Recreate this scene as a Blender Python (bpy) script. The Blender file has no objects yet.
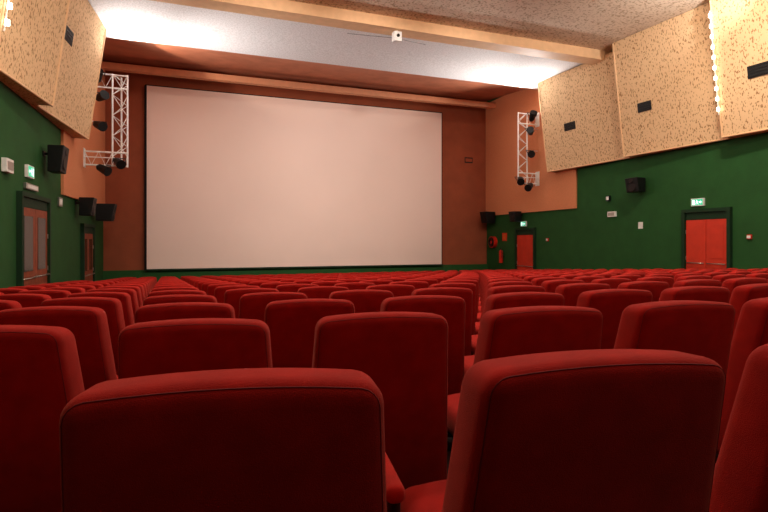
import bpy, bmesh, math, random
from mathutils import Vector, Matrix
random.seed(4)
S = bpy.context.scene
S.view_settings.view_transform = 'Standard'
S.view_settings.look = 'None'
S.view_settings.exposure = 0.0

E = 1.05          # eye height above the floor below the camera
SL = 0.055        # floor slope towards the screen
XL, XR, YS, YB = -3.2, 12.5, 20.6, -5.0
def fz(y): return -SL*y

# ------------------------------------------------------------ materials
def lin(c):
    return tuple(((v/255)/12.92 if v/255 <= 0.04045 else ((v/255+0.055)/1.055)**2.4) for v in c) + (1,)
def new_mat(name):
    m = bpy.data.materials.new(name); m.use_nodes = True
    return m, m.node_tree, m.node_tree.nodes['Principled BSDF']
def mat(name, rgb, rough=0.7, metal=0.0, nscale=8.0, namp=0.12, bump=0.0, bscale=60.0, emit=0.0, spec=0.3):
    m, nt, b = new_mat(name)
    L = nt.links
    tc = nt.nodes.new('ShaderNodeTexCoord')
    n = nt.nodes.new('ShaderNodeTexNoise'); n.inputs['Scale'].default_value = nscale; n.inputs['Detail'].default_value = 5
    L.new(tc.outputs['Object'], n.inputs['Vector'])
    r = nt.nodes.new('ShaderNodeValToRGB')
    c = lin(rgb)
    r.color_ramp.elements[0].position = 0.3; r.color_ramp.elements[1].position = 0.7
    r.color_ramp.elements[0].color = tuple(v*(1-namp) for v in c[:3])+(1,)
    r.color_ramp.elements[1].color = tuple(min(1, v*(1+namp)) for v in c[:3])+(1,)
    L.new(n.outputs['Fac'], r.inputs['Fac']); L.new(r.outputs['Color'], b.inputs['Base Color'])
    b.inputs['Roughness'].default_value = rough; b.inputs['Metallic'].default_value = metal
    b.inputs['Specular IOR Level'].default_value = spec
    if bump > 0:
        n2 = nt.nodes.new('ShaderNodeTexNoise'); n2.inputs['Scale'].default_value = bscale; n2.inputs['Detail'].default_value = 3
        L.new(tc.outputs['Object'], n2.inputs['Vector'])
        bp = nt.nodes.new('ShaderNodeBump'); bp.inputs['Strength'].default_value = bump; bp.inputs['Distance'].default_value = 0.01
        L.new(n2.outputs['Fac'], bp.inputs['Height']); L.new(bp.outputs['Normal'], b.inputs['Normal'])
    if emit > 0:
        b.inputs['Emission Color'].default_value = c; b.inputs['Emission Strength'].default_value = emit
    return m
def speckle_mat(name, base, spot, scale, stretch, lo, hi, rough=0.85, bump=0.2):
    m, nt, b = new_mat(name); L = nt.links
    tc = nt.nodes.new('ShaderNodeTexCoord'); mp = nt.nodes.new('ShaderNodeMapping')
    mp.inputs['Scale'].default_value = stretch
    L.new(tc.outputs['Object'], mp.inputs['Vector'])
    n = nt.nodes.new('ShaderNodeTexNoise'); n.inputs['Scale'].default_value = scale; n.inputs['Detail'].default_value = 1.0
    L.new(mp.outputs['Vector'], n.inputs['Vector'])
    r = nt.nodes.new('ShaderNodeValToRGB')
    r.color_ramp.elements[0].position = lo; r.color_ramp.elements[1].position = hi
    r.color_ramp.elements[0].color = lin(spot); r.color_ramp.elements[1].color = lin(base)
    L.new(n.outputs['Fac'], r.inputs['Fac']); L.new(r.outputs['Color'], b.inputs['Base Color'])
    bp = nt.nodes.new('ShaderNodeBump'); bp.inputs['Strength'].default_value = bump; bp.inputs['Distance'].default_value = 0.02
    L.new(n.outputs['Fac'], bp.inputs['Height']); L.new(bp.outputs['Normal'], b.inputs['Normal'])
    b.inputs['Roughness'].default_value = rough; b.inputs['Specular IOR Level'].default_value = 0.2
    return m

def fabric(name, rgb):
    m = mat(name, rgb, rough=0.9, nscale=14, namp=0.15, bump=0.25, bscale=500, spec=0.1)
    b = m.node_tree.nodes['Principled BSDF']
    b.inputs['Sheen Weight'].default_value = 0.18
    b.inputs['Sheen Tint'].default_value = (1, .35, .25, 1)
    return m
M_red = fabric('seat_fabric', (160, 21, 15))
M_pipe = mat('seat_piping', (112, 12, 11), 0.8)
M_black = mat('black_metal', (16, 16, 17), 0.5)
M_leg = mat('seat_leg_metal', (40, 34, 32), 0.5, 0.5)
M_floor = mat('floor_carpet', (52, 24, 22), 0.95, nscale=20, namp=0.25, bump=0.4, bscale=200)
M_green = mat('green_paint', (33, 80, 34), 0.8, nscale=3, namp=0.10, bump=0.35, bscale=40)
M_green_d = mat('dark_green_paint', (16, 46, 22), 0.7)
M_salmon = mat('salmon_fabric_panel', (216, 138, 96), 0.85, nscale=30, namp=0.08, bump=0.2, bscale=120)
M_beam = mat('salmon_beam_paint', (232, 170, 132), 0.8, nscale=6, namp=0.05)
M_copper = mat('copper_wall_fabric', (146, 74, 46), 0.8, nscale=2, namp=0.1, bump=0.2, bscale=150)
M_browncl = mat('brown_ceiling', (196, 128, 98), 0.85, nscale=2, namp=0.12)
M_cream = speckle_mat('perforated_cream_panel', (224, 188, 146), (158, 118, 80), 17.0, (1.7, 1.7, 0.8), 0.36, 0.42, bump=.1)
M_cream_s = mat('cream_wood', (228, 186, 142), 0.6, nscale=6, namp=0.06)
M_backw = mat('back_wall_fabric', (70, 34, 26), 0.9)
M_ceil = speckle_mat('stucco_ceiling', (230, 228, 228), (210, 207, 206), 24.0, (1, 1, 1), 0.36, 0.6, bump=.06)
M_ceil_w = speckle_mat('perforated_ceiling', (226, 208, 186), (182, 158, 130), 14.0, (1.3, 1.3, 1.3), 0.36, 0.46, bump=.1)
M_screen = mat('projection_screen_cloth', (236, 213, 202), 0.9, nscale=0.35, namp=0.03)
M_mask_shade = mat('black_masking_cloth', (20, 14, 14), 0.95)  # side masking cloth, and the strip standing in for shadow above the screen
M_white = mat('white_paint', (232, 230, 226), 0.5)
M_truss = mat('white_truss_paint', (244, 242, 238), 0.4, emit=0.0)
M_reddoor = mat('red_door_paint', (200, 54, 32), 0.5, nscale=4, namp=0.08)
M_wood = mat('door_wood', (138, 62, 34), 0.5, nscale=9, namp=0.2)
M_glass = mat('dark_door_glass', (24, 26, 24), 0.15, spec=0.6)
M_steel = mat('brushed_steel', (170, 168, 162), 0.3, 0.9)
M_sign_g = mat('exit_sign_green', (70, 190, 150), 0.5, namp=0.02, emit=0.8)
M_sign_w = mat('exit_sign_white', (235, 250, 250), 0.5, namp=0.02, emit=1.2)
M_glare_lamp = mat('joint_lamp_glow', (255, 240, 214), 0.5, namp=0.02, emit=9)  # glow of the painted joint glare and of the added downlight diffusers
M_ext = mat('extinguisher_red', (205, 40, 22), 0.35)
M_poster = mat('orange_notice', (214, 96, 40), 0.6)

# ------------------------------------------------------------ helpers
def link(o, parent=None):
    S.collection.objects.link(o)
    if parent: o.parent = parent
    return o
def empty(name, loc=(0, 0, 0), rz=0.0):
    o = bpy.data.objects.new(name, None); o.location = loc; o.rotation_euler = (0, 0, rz)
    o.empty_display_size = 0.1
    return link(o)
def mesh_obj(name, verts, faces, m, parent=None, smooth=False):
    me = bpy.data.meshes.new(name); me.from_pydata([tuple(v) for v in verts], [], faces)
    bm = bmesh.new(); bm.from_mesh(me); bmesh.ops.recalc_face_normals(bm, faces=bm.faces); bm.to_mesh(me); bm.free()
    me.materials.append(m)
    if smooth:
        for p in me.polygons: p.use_smooth = True
    return link(bpy.data.objects.new(name, me), parent)
HEXF = [(0,1,2,3),(7,6,5,4),(0,4,5,1),(1,5,6,2),(2,6,7,3),(3,7,4,0)]
def hexa(name, v8, m, parent=None):
    return mesh_obj(name, v8, HEXF, m, parent)
def box(name, x0, x1, y0, y1, z0, z1, m, parent=None, bevel=0.0):
    v = [(x0,y0,z0),(x1,y0,z0),(x1,y1,z0),(x0,y1,z0),(x0,y0,z1),(x1,y0,z1),(x1,y1,z1),(x0,y1,z1)]
    o = hexa(name, v, m, parent)
    if bevel > 0:
        md = o.modifiers.new('b', 'BEVEL'); md.width = bevel; md.segments = 2
    return o
def tube(name, pts, r, m, parent=None, cyclic=False):
    cu = bpy.data.curves.new(name, 'CURVE'); cu.dimensions = '3D'; cu.bevel_depth = r; cu.bevel_resolution = 3
    sp = cu.splines.new('POLY'); sp.points.add(len(pts)-1)
    for i, p in enumerate(pts): sp.points[i].co = (*p, 1)
    sp.use_cyclic_u = cyclic; cu.use_fill_caps = True
    cu.materials.append(m)
    return link(bpy.data.objects.new(name, cu), parent)
def cyl(name, p0, p1, r0, r1, m, parent=None, n=20):
    p0 = Vector(p0); p1 = Vector(p1); d = (p1-p0).normalized()
    a = d.orthogonal().normalized(); b = d.cross(a)
    vs = []
    for p, r in ((p0, r0), (p1, r1)):
        for i in range(n):
            t = 2*math.pi*i/n; vs.append(p + a*math.cos(t)*r + b*math.sin(t)*r)
    fs = [(i, (i+1) % n, n+(i+1) % n, n+i) for i in range(n)] + [tuple(range(n)), tuple(range(n, 2*n))]
    return mesh_obj(name, vs, fs, m, parent)

# ------------------------------------------------------------ seat mesh
def axis(h, r, nmid, nc=4):
    a = [-h + r*(1-math.cos(math.pi/2*i/nc)) for i in range(nc)] + [-h+r+(2*h-2*r)*i/nmid for i in range(nmid+1)]
    a += [-v for v in a[:nc][::-1]]
    return a
def rbox(bm, cx, cy, cz, w, d, h, r, warp=None, mi=0, mids=(6, 2, 6)):
    H = (w/2, d/2, h/2)
    ax = [axis(H[i], r, mids[i]) for i in range(3)]
    cache = {}
    def V(i, j, k):
        key = (i, j, k)
        if key in cache: return cache[key]
        p = Vector((ax[0][i], ax[1][j], ax[2][k]))
        inn = Vector([max(-(H[q]-r), min(H[q]-r, p[q])) for q in range(3)])
        dd = p-inn
        if dd.length > 1e-9: p = inn + dd.normalized()*r
        if warp: p = Vector(warp(p))
        v = bm.verts.new(p + Vector((cx, cy, cz))); cache[key] = v
        return v
    n = [len(a)-1 for a in ax]
    def quad(a, b, c, d_):
        f = bm.faces.new((a, b, c, d_)); f.material_index = mi; f.smooth = True
    for i in range(n[0]):
        for k in range(n[2]):
            for j in (0, n[1]):
                quad(V(i,j,k), V(i+1,j,k), V(i+1,j,k+1), V(i,j,k+1))
        for j in range(n[1]):
            for k in (0, n[2]):
                quad(V(i,j,k), V(i+1,j,k), V(i+1,j+1,k), V(i,j+1,k))
    for j in range(n[1]):
        for k in range(n[2]):
            for i in (0, n[0]):
                quad(V(i,j,k), V(i,j+1,k), V(i,j+1,k+1), V(i,j,k+1))

SH = 0.890
PITCH = 0.615
BH, BW, BD = 0.70, 0.455, 0.14
def backwarp(p):
    t = (p.z + BH/2)/BH                       # 0 bottom .. 1 top
    wx = 1.20 - 0.20*t
    x = p.x*wx
    y = p.y*(1.22-0.22*t) + 0.20*(1-t)          # reclined: the top leans to the rear
    z = p.z
    if t > 0.8:
        z += 0.014*(1-(p.x/(BW/2))**2)*(t-0.8)/0.2
    # padding bulge on the rear
    if p.y < 0: y -= 0.010*(1-(p.x/(BW/2))**2)*math.sin(math.pi*min(1, max(0, t)))
    else: y += 0.02*(1-(p.x/(BW/2))**2)*math.sin(math.pi*min(1, max(0, t)))
    return (x, y, z)
def tube_bm(bm, pts, r, mi, n=6, closed=False):
    rings = []
    N = len(pts)
    for i, p in enumerate(pts):
        a = pts[(i-1) % N] if (closed or i > 0) else p
        b = pts[(i+1) % N] if (closed or i < N-1) else p
        d = (b-a).normalized(); s = Vector((0, 1, 0)); u = d.cross(s)
        if u.length < 1e-3: u = d.orthogonal()
        u.normalize(); w = d.cross(u)
        rings.append([bm.verts.new(p + u*math.cos(2*math.pi*q/n)*r + w*math.sin(2*math.pi*q/n)*r) for q in range(n)])
    for i in range(N if closed else N-1):
        A, B = rings[i], rings[(i+1) % N]
        for q in range(n):
            f = bm.faces.new((A[q], A[(q+1) % n], B[(q+1) % n], B[q])); f.material_index = mi; f.smooth = True
def seat_mesh(name, both_arms):
    bm = bmesh.new()
    zc = SH - BH/2 - 0.012
    rbox(bm, 0, 0, zc, BW, BD, BH, 0.038, backwarp, 0, (8, 2, 8))
    # fine stitched seam along the rear edge (top and sides)
    pts = []
    hw, hh, rr = BW/2-0.011, BH/2-0.011, 0.028
    path = [(-hw, -hh)]
    for i in range(7): path.append((-hw, -hh + (2*hh-rr)*(i+1)/7))
    for i in range(1, 5):
        t = math.pi/2*i/4; path.append((-hw+rr-rr*math.cos(t), hh-rr+rr*math.sin(t)))
    for i in range(1, 9): path.append((-hw+rr+(2*hw-2*rr)*i/8, hh))
    for i in range(1, 5):
        t = math.pi/2*i/4; path.append((hw-rr+rr*math.sin(t), hh-rr+rr*math.cos(t)))
    for i in range(7): path.append((hw, hh-rr-(2*hh-rr)*(i+1)/7))
    for (x, z) in path:
        q = backwarp(Vector((x, -BD/2+0.0115, z))); pts.append(Vector(q)+Vector((0, 0, zc)))
    tube_bm(bm, pts, 0.0014, 1)
    # cushion
    def cw(p):
        return (p.x, p.y, p.z + (0.02*(1-(p.x/0.22)**2) if p.z > 0 else 0) + 0.08*p.y)
    rbox(bm, 0, 0.45, 0.35, 0.44, 0.40, 0.12, 0.045, cw, 0, (5, 5, 1))
    # arm rests with side panel
    arms = [PITCH/2] + ([-PITCH/2] if both_arms else [])
    for ax_ in arms:
        rbox(bm, ax_, 0.42, 0.565, 0.045, 0.30, 0.04, 0.018, None, 0, (1, 4, 1))
        rbox(bm, ax_, 0.42, 0.37, 0.03, 0.26, 0.39, 0.012, None, 2, (1, 2, 2))
        rbox(bm, ax_, 0.42, 0.10, 0.05, 0.09, 0.19, 0.012, None, 2, (1, 1, 1))
        rbox(bm, ax_, 0.38, 0.013, 0.08, 0.34, 0.024, 0.01, None, 2, (1, 1, 1))
    w = PITCH/2
    rbox(bm, 0, 0.42, 0.27, 2*w-0.02, 0.05, 0.05, 0.012, None, 2, (1, 1, 1))
    rbox(bm, 0, 0.30, 0.26, 0.06, 0.26, 0.04, 0.012, None, 2, (1, 1, 1))
    bmesh.ops.recalc_face_normals(bm, faces=bm.faces)
    me = bpy.data.meshes.new(name); bm.to_mesh(me); bm.free()
    for m in (M_red, M_pipe, M_leg): me.materials.append(m)
    return me
ME1 = seat_mesh('cinema_seat_mesh', False); ME2 = seat_mesh('cinema_seat_end_mesh', True)

R = 25.0; CX = 4.2; ROWP = 0.95
yaw = math.radians(19.9)
def cam2w(xc, zc):
    return (xc*math.cos(yaw)+zc*math.sin(yaw), -xc*math.sin(yaw)+zc*math.cos(yaw))
ax0, ay0 = cam2w(-0.222, 0.735)
phi0 = math.asin((ax0-CX)/R)
Yc0 = ay0 - R*(1-math.cos(phi0))
dphi = PITCH/R
for k in range(19):
    Yc = Yc0 + k*ROWP
    off = -0.09*k
    first = True
    for i in range(-8, 32):
        ph = phi0 + (i+off)*dphi
        x = CX + R*math.sin(ph); y = Yc + R*(1-math.cos(ph))
        if x < XL+0.75 or x > XR-1.0 or y > 19.3: continue
        o = bpy.data.objects.new('cinema_seat', ME2 if first else ME1)
        o.location = (x, y, fz(y)); o.rotation_euler = (-math.atan(SL), 0, ph)
        link(o); first = False

# ------------------------------------------------------------ room shell
def H(h): return E+h
TOP = H(6.9)
hexa('floor', [(XL,YB,fz(YB)-.2),(XR,YB,fz(YB)-.2),(XR,YS,fz(YS)-.2),(XL,YS,fz(YS)-.2),(XL,YB,fz(YB)),(XR,YB,fz(YB)),(XR,YS,fz(YS)),(XL,YS,fz(YS))], M_floor)
box('wall_right', XR, XR+.25, YB, YS, -1.4, TOP, M_green)
box('wall_left', XL-.25, XL, YB, YS, -1.4, TOP, M_green)
box('wall_back', XL-.25, XR+.25, YB-.25, YB, -.6, TOP, M_backw)
box('wall_front', XL-.25, XR+.25, YS, YS+.25, -1.4, TOP, M_copper)
box('trim_1', XL+.005, XR-.005, YS-.10, YS-.002, fz(YS)+.01, H(-1.06), M_green)
ceil = empty('ceiling')
box('near_ceiling', XL, XR, YB, 12.75, H(5.95), H(6.15), M_ceil_w, ceil)
hexa('middle_slab', [(XL,13.2,H(5.84)),(XR,13.2,H(5.84)),(XR,16.35,H(5.78)),(XL,16.35,H(5.78)),(XL,13.2,H(6.1)),(XR,13.2,H(6.1)),(XR,16.35,H(6.0)),(XL,16.35,H(6.0))], M_ceil, ceil)
hexa('front_slab', [(XL,16.2,H(6.02)),(XR,16.2,H(6.02)),(XR,YS,H(6.45)),(XL,YS,H(6.45)),(XL,16.2,H(6.3)),(XR,16.2,H(6.3)),(XR,YS,H(6.7)),(XL,YS,H(6.7))], M_browncl, ceil)
box('roof_deck', XL-.25, XR+.25, YB-.25, YS+.25, TOP, TOP+.2, M_ceil, ceil)
box('trim_2', XL, XR, 12.7, 13.2, H(5.66), H(6.2), M_cream_s)
box('trim_3', XL, XR, 19.75, 20.0, H(5.92), H(6.14), M_beam)
box('trim_4', XR-.06, XR-.001, 14.6, YS-.001, H(1.15), H(6.3), M_salmon)
box('trim_5', XL+.001, XL+.06, 14.6, YS-.001, H(1.15), H(6.3), M_salmon)
# leaning saw-tooth acoustic panels
def saw(side, y_far, y_near, zb):
    X0 = XR if side > 0 else XL
    s = -side
    bf, bn = 0.40, 0.12
    lean = 0.42
    yf, yn = y_far, y_near+.03
    zt = H(5.94) if y_far < 13 else H(5.80)
    v = [(X0+s*.001, yn, zb), (X0+s*.001, yf, zb), (X0+s*bf, yf, zb), (X0+s*bn, yn, zb),
         (X0+s*.001, yn, zt), (X0+s*.001, yf, zt), (X0+s*(bf+lean), yf, zt), (X0+s*(bn+lean), yn, zt)]
    e = empty('acoustic_wall_panel')
    hexa('perforated_face', v, M_cream, e)
    tube('bottom_edge', [(X0+s*bf, yf, zb), (X0+s*bn, yn, zb)], 0.025, M_cream_s, e)
    tube('side_edge', [(X0+s*bf, yf, zb), (X0+s*(bf+lean), yf, zt-.03)], 0.025, M_cream_s, e)
joints = [15.7, 12.1, 9.0, 5.9, 2.8, -0.3, -3.4]
for a, b in zip(joints[:-1], joints[1:]):
    saw(1, a, b, H(2.55)); saw(-1, a, b, H(2.75))
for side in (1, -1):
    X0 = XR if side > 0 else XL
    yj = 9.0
    e = empty('joint_lamp_strip')  # glowing beads stand in for glare reflected at the panel joint
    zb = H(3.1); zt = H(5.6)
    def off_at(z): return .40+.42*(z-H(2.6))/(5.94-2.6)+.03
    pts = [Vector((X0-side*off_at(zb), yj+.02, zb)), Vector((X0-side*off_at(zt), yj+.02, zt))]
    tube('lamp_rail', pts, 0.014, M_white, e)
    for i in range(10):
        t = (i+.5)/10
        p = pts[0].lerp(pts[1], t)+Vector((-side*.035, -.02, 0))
        cyl('lamp_bulb_%d' % (i+1), p+Vector((0, 0, -.04)), p+Vector((0, 0, .04)), .032, .032, M_glare_lamp, e, 10)

# ------------------------------------------------------------ screen
sx0, sx1, sz0, sz1 = -1.77, 10.08, H(-1.02), H(5.64)
scr = empty('cinema_screen')
box('screen_cloth', sx0, sx1, YS-.22, YS-.20, sz0, sz1, M_screen, scr)
box('masking_top', sx0-.06, sx1+.03, YS-.23, YS-.12, sz1, sz1+.03, M_mask_shade, scr)  # dark strip in place of the shadow along the screen top
box('masking_left', sx0-.08, sx0, YS-.24, YS-.12, sz0-.02, sz1+.001, M_mask_shade, scr)
box('masking_right', sx1, sx1+.03, YS-.23, YS-.12, sz0-.02, sz1+.001, M_mask_shade, scr)
box('masking_bottom', sx0-.08, sx1+.05, YS-.24, YS-.12, sz0-.06, sz0, M_green_d, scr)
for i in range(7):
    xx = sx0+.5+i*(sx1-sx0-1)/6
    box('frame_strut_%d' % (i+1), xx-.03, xx+.03, YS-.2, YS-.001, sz0+.3, sz0+.36, M_black, scr)
    box('frame_strut_top_%d' % (i+1), xx-.03, xx+.03, YS-.2, YS-.001, sz1-.36, sz1-.3, M_black, scr)

# ------------------------------------------------------------ doors
def door(name, side, y0, y1, zt, mleaf, glass):
    X0 = XR if side > 0 else XL; s = -side
    zb = fz((y0+y1)/2)-.02; e = empty(name)
    def bx(n, a, b, ya, yb, za, zb_, m, bv=0.0):
        xs = sorted((X0+s*a, X0+s*b)); return box(n, xs[0], xs[1], ya, yb, za, zb_, m, e, bv)
    bx('frame_near', .001, .10, y0-.09, y0, zb, zt+.09, M_green_d)
    bx('frame_far', .001, .10, y1, y1+.09, zb, zt+.09, M_green_d)
    bx('frame_top', .001, .10, y0, y1, zt, zt+.09, M_green_d)
    bx('recess', .001, .012, y0, y1, zb, zt, M_black)
    ym = (y0+y1)/2
    for n, (a, b) in enumerate(((y0+.015, ym-.008), (ym+.008, y1-.015))):
        bx('leaf_%d' % (n+1), .013, .05, a, b, zb+.03, zt-.20, mleaf, .004)
        bx('lower_panel_%d' % (n+1), .05, .058, a+.09, b-.09, zb+.15, zb+.85, mleaf, .004)
        if glass: bx('glass_%d' % (n+1), .05, .058, a+.16, b-.16, zb+1.15, zt-.36, M_glass, .004)
        else: bx('upper_panel_%d' % (n+1), .05, .058, a+.09, b-.09, zb+1.15, zt-.33, mleaf, .004)
        yy = (a+.06, b-.06)
        tube('push_bar_%d' % (n+1), [(X0+s*.05, yy[0], zb+1.02), (X0+s*.11, yy[0], zb+1.02), (X0+s*.11, yy[1], zb+1.02), (X0+s*.05, yy[1], zb+1.02)], .014, M_steel, e)
        for hz in (.3, 1.1, 1.8):
            yh = y0+.015 if n == 0 else y1-.015
            cyl('hinge_%d_%d' % (n+1, int(hz*10)), (X0+s*.058, yh, zb+hz), (X0+s*.058, yh, zb+hz+.1), .011, .011, M_steel, e, 8)
    bx('transom', .013, .05, y0+.015, y1-.015, zt-.19, zt-.01, M_green_d)
    return e
door('door_1', 1, 9.12, 10.30, H(.76), M_reddoor, False)
door('door_2', 1, 17.0, 18.15, H(.44), M_reddoor, False)
door('door_3', -1, 11.4, 13.2, H(.85), M_wood, True)
door('door_4', -1, 16.9, 18.4, H(.42), M_wood, True)

def exit_sign(side, yc, z, w=.34, h=.18):
    X0 = XR if side > 0 else XL; s = -side
    e = empty('exit_sign')
    def X(a): return X0+s*a
    def bx(n, a, b, ya, yb, za, zb_, m):
        xs = sorted((X(a), X(b))); return box(n, xs[0], xs[1], ya, yb, za, zb_, m, e)
    bx('housing', .001, .06, yc-w/2-.02, yc+w/2+.02, z-h/2-.02, z+h/2+.02, M_white)
    bx('face', .06, .064, yc-w/2, yc+w/2, z-h/2, z+h/2, M_sign_g)
    def poly(n, pts):
        vs = [(X(.066), yc+p[0]*w, z+p[1]*h) for p in pts]
        mesh_obj(n, vs, [tuple(range(len(vs)))], M_sign_w, e)
    poly('running_figure_head', [(.02+.035*math.cos(t*math.pi/5), .30+.08*math.sin(t*math.pi/5)) for t in range(10)])
    poly('running_figure_body', [(-.03,.2),(.04,.2),(.03,-.08),(-.04,-.08)])
    poly('running_figure_leg_1', [(-.04,-.05),(.01,-.05),(-.08,-.38),(-.14,-.38)])
    poly('running_figure_leg_2', [(0,-.05),(.04,-.02),(.13,-.2),(.09,-.38),(.05,-.36),(.07,-.2)])
    poly('running_figure_arm', [(.03,.19),(.13,.06),(.11,0),(.02,.1)])
    poly('running_figure_arm_2', [(-.02,.19),(-.13,.08),(-.12,.0),(-.02,.1)])
    poly('door_symbol', [(.2,.38),(.42,.38),(.42,-.4),(.2,-.4)])
    poly('arrow_symbol', [(-.42,0),(-.3,.25),(-.3,.09),(-.18,.09),(-.18,-.09),(-.3,-.09),(-.3,-.25)])
exit_sign(1, 9.95, H(1.03), .32, .16); exit_sign(1, 17.7, H(.70), .32, .17)
exit_sign(-1, 12.0, H(1.38), .36, .2)

def wallbox(name, side, yc, z, wy, hz, d, m, parts=True):
    X0 = XR if side > 0 else XL; s = -side
    e = empty(name)
    xs = sorted((X0+s*.001, X0+s*d)); box('housing', xs[0], xs[1], yc-wy/2, yc+wy/2, z-hz/2, z+hz/2, m, e, .008)
    xs = sorted((X0+s*d, X0+s*(d+.006)))
    if parts:
        box('cover', xs[0], xs[1], yc-wy*.4, yc+wy*.4, z-hz*.3, z+hz*.3, M_steel if m is M_white else M_white, e)
    return e
wallbox('emergency_light', 1, 12.95, H(.86), .34, .17, .07, M_white)
wallbox('wall_notice', 1, 11.85, H(.47), .17, .2, .012, M_white, False)
wallbox('wall_switch_box', 1, 13.1, H(1.38), .14, .18, .08, M_black)
wallbox('emergency_light', -1, 10.7, H(1.32), .35, .24, .09, M_white)
wallbox('wall_intercom', -1, 14.4, H(.95), .3, .22, .05, M_steel)
wallbox('door_closer_box', -1, 12.1, H(1.08), .8, .12, .06, M_steel)
wallbox('alarm_button', 1, 8.6, H(.1), .11, .11, .05, M_ext)
wallbox('alarm_button', 1, 16.2, H(.05), .12, .12, .05, M_ext)

def grille(side, yf, yn, y, h, wy, hz, zb):
    X0 = XR if side > 0 else XL; s = -side
    t = (h-zb)/(H(5.94)-zb); u = (y-yn)/(yf-yn)
    off = 0.12+0.28*u+0.42*t
    slope_y = 0.28/(yf-yn)
    e = empty('vent_grille')
    X = X0+s*off
    def P(dy, dz, dn): return (X+s*(slope_y*dy+0.42/(H(5.94)-zb)*dz+dn), y+dy, h+dz)
    v = [P(-wy/2,-hz/2,-.02),P(wy/2,-hz/2,-.02),P(wy/2,-hz/2,.025),P(-wy/2,-hz/2,.025),P(-wy/2,hz/2,-.02),P(wy/2,hz/2,-.02),P(wy/2,hz/2,.025),P(-wy/2,hz/2,.025)]
    hexa('grille_body', v, M_black, e)
    for i in range(4):
        z0 = -hz/2+hz*(i+.5)/4
        tube('louvre_%d' % (i+1), [P(-wy*.46, z0, .028), P(wy*.46, z0, .028)], .008, M_leg, e)
grille(1, 15.7, 12.1, 14.4, H(3.95), .5, .26, H(2.55))
grille(1, 12.1, 9.0, 11.25, H(3.85), .42, .26, H(2.55))
grille(1, 9.0, 5.9, 8.0, H(3.90), .6, .28, H(2.55))
grille(-1, 15.7, 12.1, 13.2, H(4.6), .5, .3, H(2.75))
e = empty('wall_sign'); box('plate', 11.35, 11.75, YS-.02, YS-.001, H(3.55), H(3.80), M_black, e); box('plate_face', 11.38, 11.72, YS-.024, YS-.02, H(3.6), H(3.75), M_copper, e)

def speaker(side, y, z, w, h, d, tilt=0.25):
    X0 = XR if side > 0 else XL; s = -side
    e = empty('wall_speaker')
    x1 = X0+s*.12; xf = x1+s*d
    v = []
    for zz, sh in ((z-h/2, -.0), (z+h/2, tilt*d)):
        v += [(x1, y-w*.42, zz), (x1, y+w*.42, zz), (xf+s*sh, y+w/2, zz), (xf+s*sh, y-w/2, zz)]
    o = hexa('cabinet', v, M_black, e); md = o.modifiers.new('b', 'BEVEL'); md.width = .015; md.segments = 2
    def F(a, b): return Vector((xf+s*(tilt*d*(b+.5)+.004), y+a*w, z+b*h))
    nrm = Vector((s, 0, 0))
    cyl('woofer', F(0,-.15), F(0,-.15)+nrm*.012, w*.33, w*.28, M_leg, e)
    cyl('tweeter', F(0,.28), F(0,.28)+nrm*.012, w*.16, w*.12, M_leg, e)
    tube('bracket', [(X0+s*.005, y, z+h*.2), (x1+s*.02, y, z+h*.2)], .03, M_black, e)
    xs = sorted((X0+s*.001, X0+s*.02)); box('bracket_plate', xs[0], xs[1], y-.08, y+.08, z-.05+h*.2, z+.05+h*.2, M_black, e)
speaker(1, 11.75, H(1.66), .46, .42, .3)
speaker(1, 19.9, H(1.05), .5, .5, .42)
speaker(1, 17.9, H(1.0), .42, .42, .3)
speaker(-1, 13.1, H(1.8), .5, .58, .26)
speaker(-1, 18.6, H(.92), .5, .55, .45)
speaker(-1, 16.2, H(.95), .5, .5, .3)

e = empty('fire_extinguisher')
exx, exy, exz = XR-.14, 19.2, H(-.95)
cyl('body', (exx, exy, exz), (exx, exy, exz+.5), .085, .085, M_ext, e)
cyl('shoulder', (exx, exy, exz+.5), (exx, exy, exz+.57), .085, .03, M_ext, e)
cyl('valve', (exx, exy, exz+.57), (exx, exy, exz+.64), .03, .03, M_black, e)
tube('handle', [(exx, exy, exz+.64), (exx-.03, exy-.12, exz+.68)], .012, M_black, e)
tube('hose', [(exx, exy-.02, exz+.6), (exx-.04, exy-.13, exz+.5), (exx-.04, exy-.13, exz+.2)], .012, M_black, e)
box('wall_bracket', exx+.05, XR-.001, exy-.04, exy+.04, exz+.25, exz+.31, M_black, e)
e = empty('fire_hose_reel')
cyl('reel_drum', (XR-.16, 19.95, H(-.05)), (XR-.001, 19.95, H(-.05)), .26, .26, M_ext, e, 28)
for r_ in (.10, .15, .2):
    tube('hose_coil_%d' % int(r_*100), [(XR-.17, 19.95+r_*math.cos(t*math.pi/12), H(-.05)+r_*math.sin(t*math.pi/12)) for t in range(24)], .018, M_black, e, True)
e = empty('fire_safety_notice')
box('plate', XR-.015, XR-.001, 18.95, 19.3, H(.0), H(.35), M_ext, e)
box('plate_panel', XR-.02, XR-.015, 19.0, 19.25, H(.05), H(.3), M_poster, e)

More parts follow.
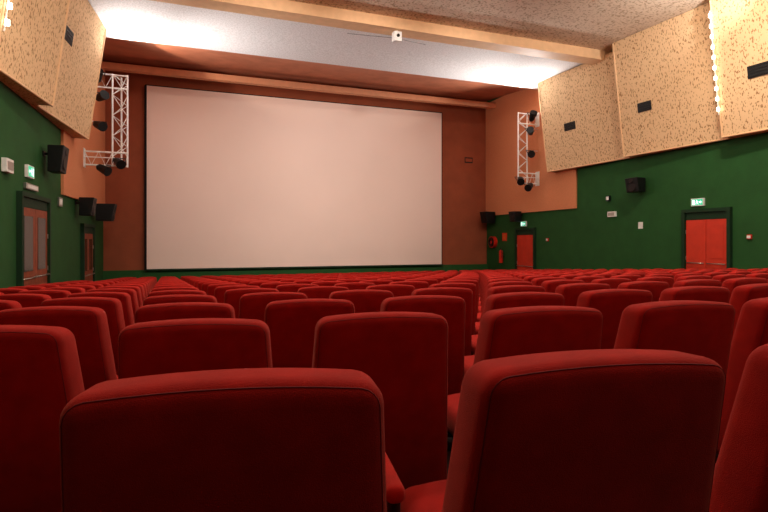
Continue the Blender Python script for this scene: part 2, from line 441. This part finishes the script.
# ------------------------------------------------------------ lighting trusses
def truss(side, y):
    X0 = XR if side > 0 else XL; s = -side
    e = empty('lighting_truss')
    z0, z1 = H(2.2), H(4.95)
    xa, xb = (X0+s*.55, X0+s*.95) if side > 0 else (X0+s*.8, X0+s*1.2)
    r = .026
    for n, (xx, yy) in enumerate(((xa, y), (xb, y), ((xa+xb)/2, y+.3))):
        tube('chord_%d' % (n+1), [(xx, yy, z0), (xx, yy, z1)], r, M_truss, e)
    N = 9; zz = [z0+(z1-z0)*i/N for i in range(N+1)]
    c3 = ((xa+xb)/2, y+.3)
    for nm, A, B in (('lace_front', (xa, y), (xb, y)), ('lace_left', (xa, y), c3), ('lace_right', (xb, y), c3)):
        tube(nm, [((A if i % 2 else B)[0], (A if i % 2 else B)[1], zz[i]) for i in range(N+1)], r*.55, M_truss, e)
    for n, zc in enumerate((z0+.03, z0+.42, z1-.42, z1-.03)):
        tube('arm_%d' % (n+1), [(X0+s*.065, y, zc), (xb, y, zc)], r, M_truss, e)
    for n, (za, zb_) in enumerate(((z0+.03, z0+.42), (z1-.42, z1-.03))):
        M = 4; xs = [X0+s*.07+(xa-X0-s*.07)*i/M for i in range(M+1)]
        tube('arm_lace_%d' % (n+1), [(xs[i], y, za if i % 2 else zb_) for i in range(M+1)], r*.5, M_truss, e)
        box('wall_plate_%d' % (n+1), min(X0+s*.061, X0+s*.08), max(X0+s*.061, X0+s*.08), y-.12, y+.12, za-.08, zb_+.08, M_truss, e)
    cans = [(.45, z1-.15, (.3*s, -1, .9)), (.55, z1-.75, (.8*s, -1, .2)), (.5, z0+1.15, (.8*s, -1, -.4)), (.6, z0-.12, (.9*s, -.6, -.5)), (1.0, z0+.1, (.6*s, -1, -.6))]
    for n, (dx, zc, dr) in enumerate(cans):
        c = Vector((X0+s*dx, y-.22, zc)); d = Vector(dr).normalized()
        cyl('spotlight_can_%d' % (n+1), c-d*.17, c+d*.17, .10, .14, M_black, e, 18)
        cyl('spotlight_cap_%d' % (n+1), c-d*.24, c-d*.17, .05, .10, M_black, e, 18)
        tube('spotlight_yoke_%d' % (n+1), [(c.x-.17, c.y, c.z), (c.x-.17, c.y+.12, c.z+.14), (c.x, y, c.z+.16), (c.x+.17, c.y+.12, c.z+.14), (c.x+.17, c.y, c.z)], .012, M_black, e)
        tube('spotlight_clamp_%d' % (n+1), [(c.x, y, c.z+.16), (X0+s*.065, y, c.z+.16)], .014, M_truss, e)
    return e
TR = truss(1, 16.75); TL = truss(-1, 17.0)

e = empty('ceiling_sensor_box')
px, py, pz = 5.02, 12.85, H(5.50)
box('case', px-.11, px+.11, py-.1, py+.1, pz-.14, pz+.12, M_white, e, .015)
cyl('lens', (px, py-.1, pz), (px, py-.13, pz), .045, .04, M_glass, e)
cyl('stem', (px, py, pz+.12), (px, py, H(5.662)), .03, .03, M_white, e, 8)
for n, (dx, dy) in enumerate(((-1.1, 1.0), (1.3, 1.0))):
    tube('stay_wire_%d' % (n+1), [(px, py+.1, pz), (px+dx, py+dy, H(5.82))], .005, M_leg, e)

# ------------------------------------------------------------ lights
def lamp(name, typ, loc, target, power, color, parent=None, **kw):
    l = bpy.data.lights.new(name, typ); l.energy = power; l.color = color
    for k, v in kw.items(): setattr(l, k, v)
    o = bpy.data.objects.new(name, l); o.location = loc
    d = Vector(target)-Vector(loc); o.rotation_euler = d.to_track_quat('-Z', 'Y').to_euler()
    return link(o, parent)
warm = (1, .87, .72); neut = (1, .955, .915)
lamp('ceiling_wash', 'SPOT', (XR-.75, 16.1, H(4.6)), (XR-2.6, 15.4, H(5.8)), 640, neut, TR, spot_size=2.8, spot_blend=1, shadow_soft_size=.1)
lamp('ceiling_wash', 'SPOT', (XL+.95, 16.1, H(4.6)), (XL+2.8, 15.4, H(5.8)), 640, neut, TL, spot_size=2.8, spot_blend=1, shadow_soft_size=.1)
lamp('ceiling_flood', 'SPOT', (XR-.8, 16.2, H(3.6)), (5.0, 14.2, H(5.9)), 850, neut, TR, spot_size=1.3, spot_blend=1, shadow_soft_size=.15)
lamp('ceiling_flood', 'SPOT', (XL+1.0, 16.2, H(3.6)), (4.0, 14.2, H(5.9)), 850, neut, TL, spot_size=1.3, spot_blend=1, shadow_soft_size=.15)
lamp('copper_wash', 'SPOT', (XL+1.0, 16.9, H(5.2)), (XL+3.6, 18.2, H(6.2)), 330, (1, .74, .55), TL, spot_size=.85, spot_blend=.4, shadow_soft_size=.05)
lamp('copper_wash', 'SPOT', (XR-1.0, 17.0, H(5.0)), (XR-3.5, 19.0, H(6.2)), 110, (1, .78, .6), TR, spot_size=1.0, spot_blend=.8, shadow_soft_size=.1)
for n, (x, y, pw) in enumerate(((0, -2.8, 40), (4.6, -2.8, 40), (9.2, -2.8, 40), (0, 2.2, 70), (4.6, 2.2, 80), (9.2, 2.2, 80), (0, 6.9, 310), (4.6, 6.9, 310), (9.2, 6.9, 310))):
    e = empty('ceiling_downlight', (x, y, H(5.95)))  # unseen fixtures added overhead to light the seats; rear ones are fill
    cyl('trim_ring', (0, 0, -.03), (0, 0, 0), .30, .33, M_white, e, 28)
    cyl('diffuser', (0, 0, -.04), (0, 0, -.03), .26, .26, M_glare_lamp if y > 5 else M_screen, e, 28)
    lamp('house_light', 'AREA', (0, 0, -.06), (0, .25 if y > 3 else .05, -1), pw, warm, e, shape='DISK', size=.5)
for s, X0 in ((-1, XR), (1, XL)):
    e = empty('wall_wash_light')
    p = (X0+s*2.2, 7.0 if s < 0 else 8.0, H(5.25))
    cyl('can', p, (p[0], p[1], p[2]+.3), .12, .09, M_black, e)
    tube('hanger', [(p[0], p[1], p[2]+.3), (p[0], p[1], H(5.95))], .012, M_black, e)
    lamp('wash', 'POINT', (p[0], p[1], p[2]-.14), (0, 0, 0), 100, warm, e, shadow_soft_size=.1)
e = empty('ceiling_uplight')
p = (XR-1.6, 7.0, H(5.0))
cyl('can', (p[0], p[1], p[2]-.3), p, .09, .12, M_black, e)
tube('hanger', [(p[0], p[1]-.13, p[2]-.1), (p[0], p[1]-.13, H(5.95))], .012, M_black, e)
lamp('uplight', 'SPOT', (p[0], p[1], p[2]+.05), (XR-1.6, 9.0, H(5.95)), 620, neut, e, spot_size=1.6, spot_blend=1, shadow_soft_size=.08)
e = empty('screen_wash_lights')  # out-of-view cans and spots added to brighten the screen
for n, x in enumerate((1.6, 4.2, 6.8)):
    cyl('can_%d' % (n+1), (x, 7.5, H(5.68)), (x, 7.8, H(5.55)), .09, .11, M_black, e)
    tube('hanger_%d' % (n+1), [(x, 7.6, H(5.7)), (x, 7.6, H(5.95))], .012, M_black, e)
    lamp('screen_wash_%d' % (n+1), 'SPOT', (x, 7.9, H(5.5)), (x, 20.4, H(1.9)), 1050, (1, .87, .79), e, spot_size=.95, spot_blend=1, shadow_soft_size=.15)

w = bpy.data.worlds.new('World'); S.world = w; w.use_nodes = True
w.node_tree.nodes['Background'].inputs[0].default_value = (.5, .4, .35, 1)
w.node_tree.nodes['Background'].inputs[1].default_value = 0.2

cam = bpy.data.cameras.new('camera'); co = bpy.data.objects.new('camera', cam); link(co)
cam.lens = 24.0; cam.sensor_width = 36.0; cam.shift_y = -15/768
co.location = (0, 0, E); co.rotation_euler = (math.pi/2, 0, -yaw); cam.clip_start = 0.02
S.camera = co
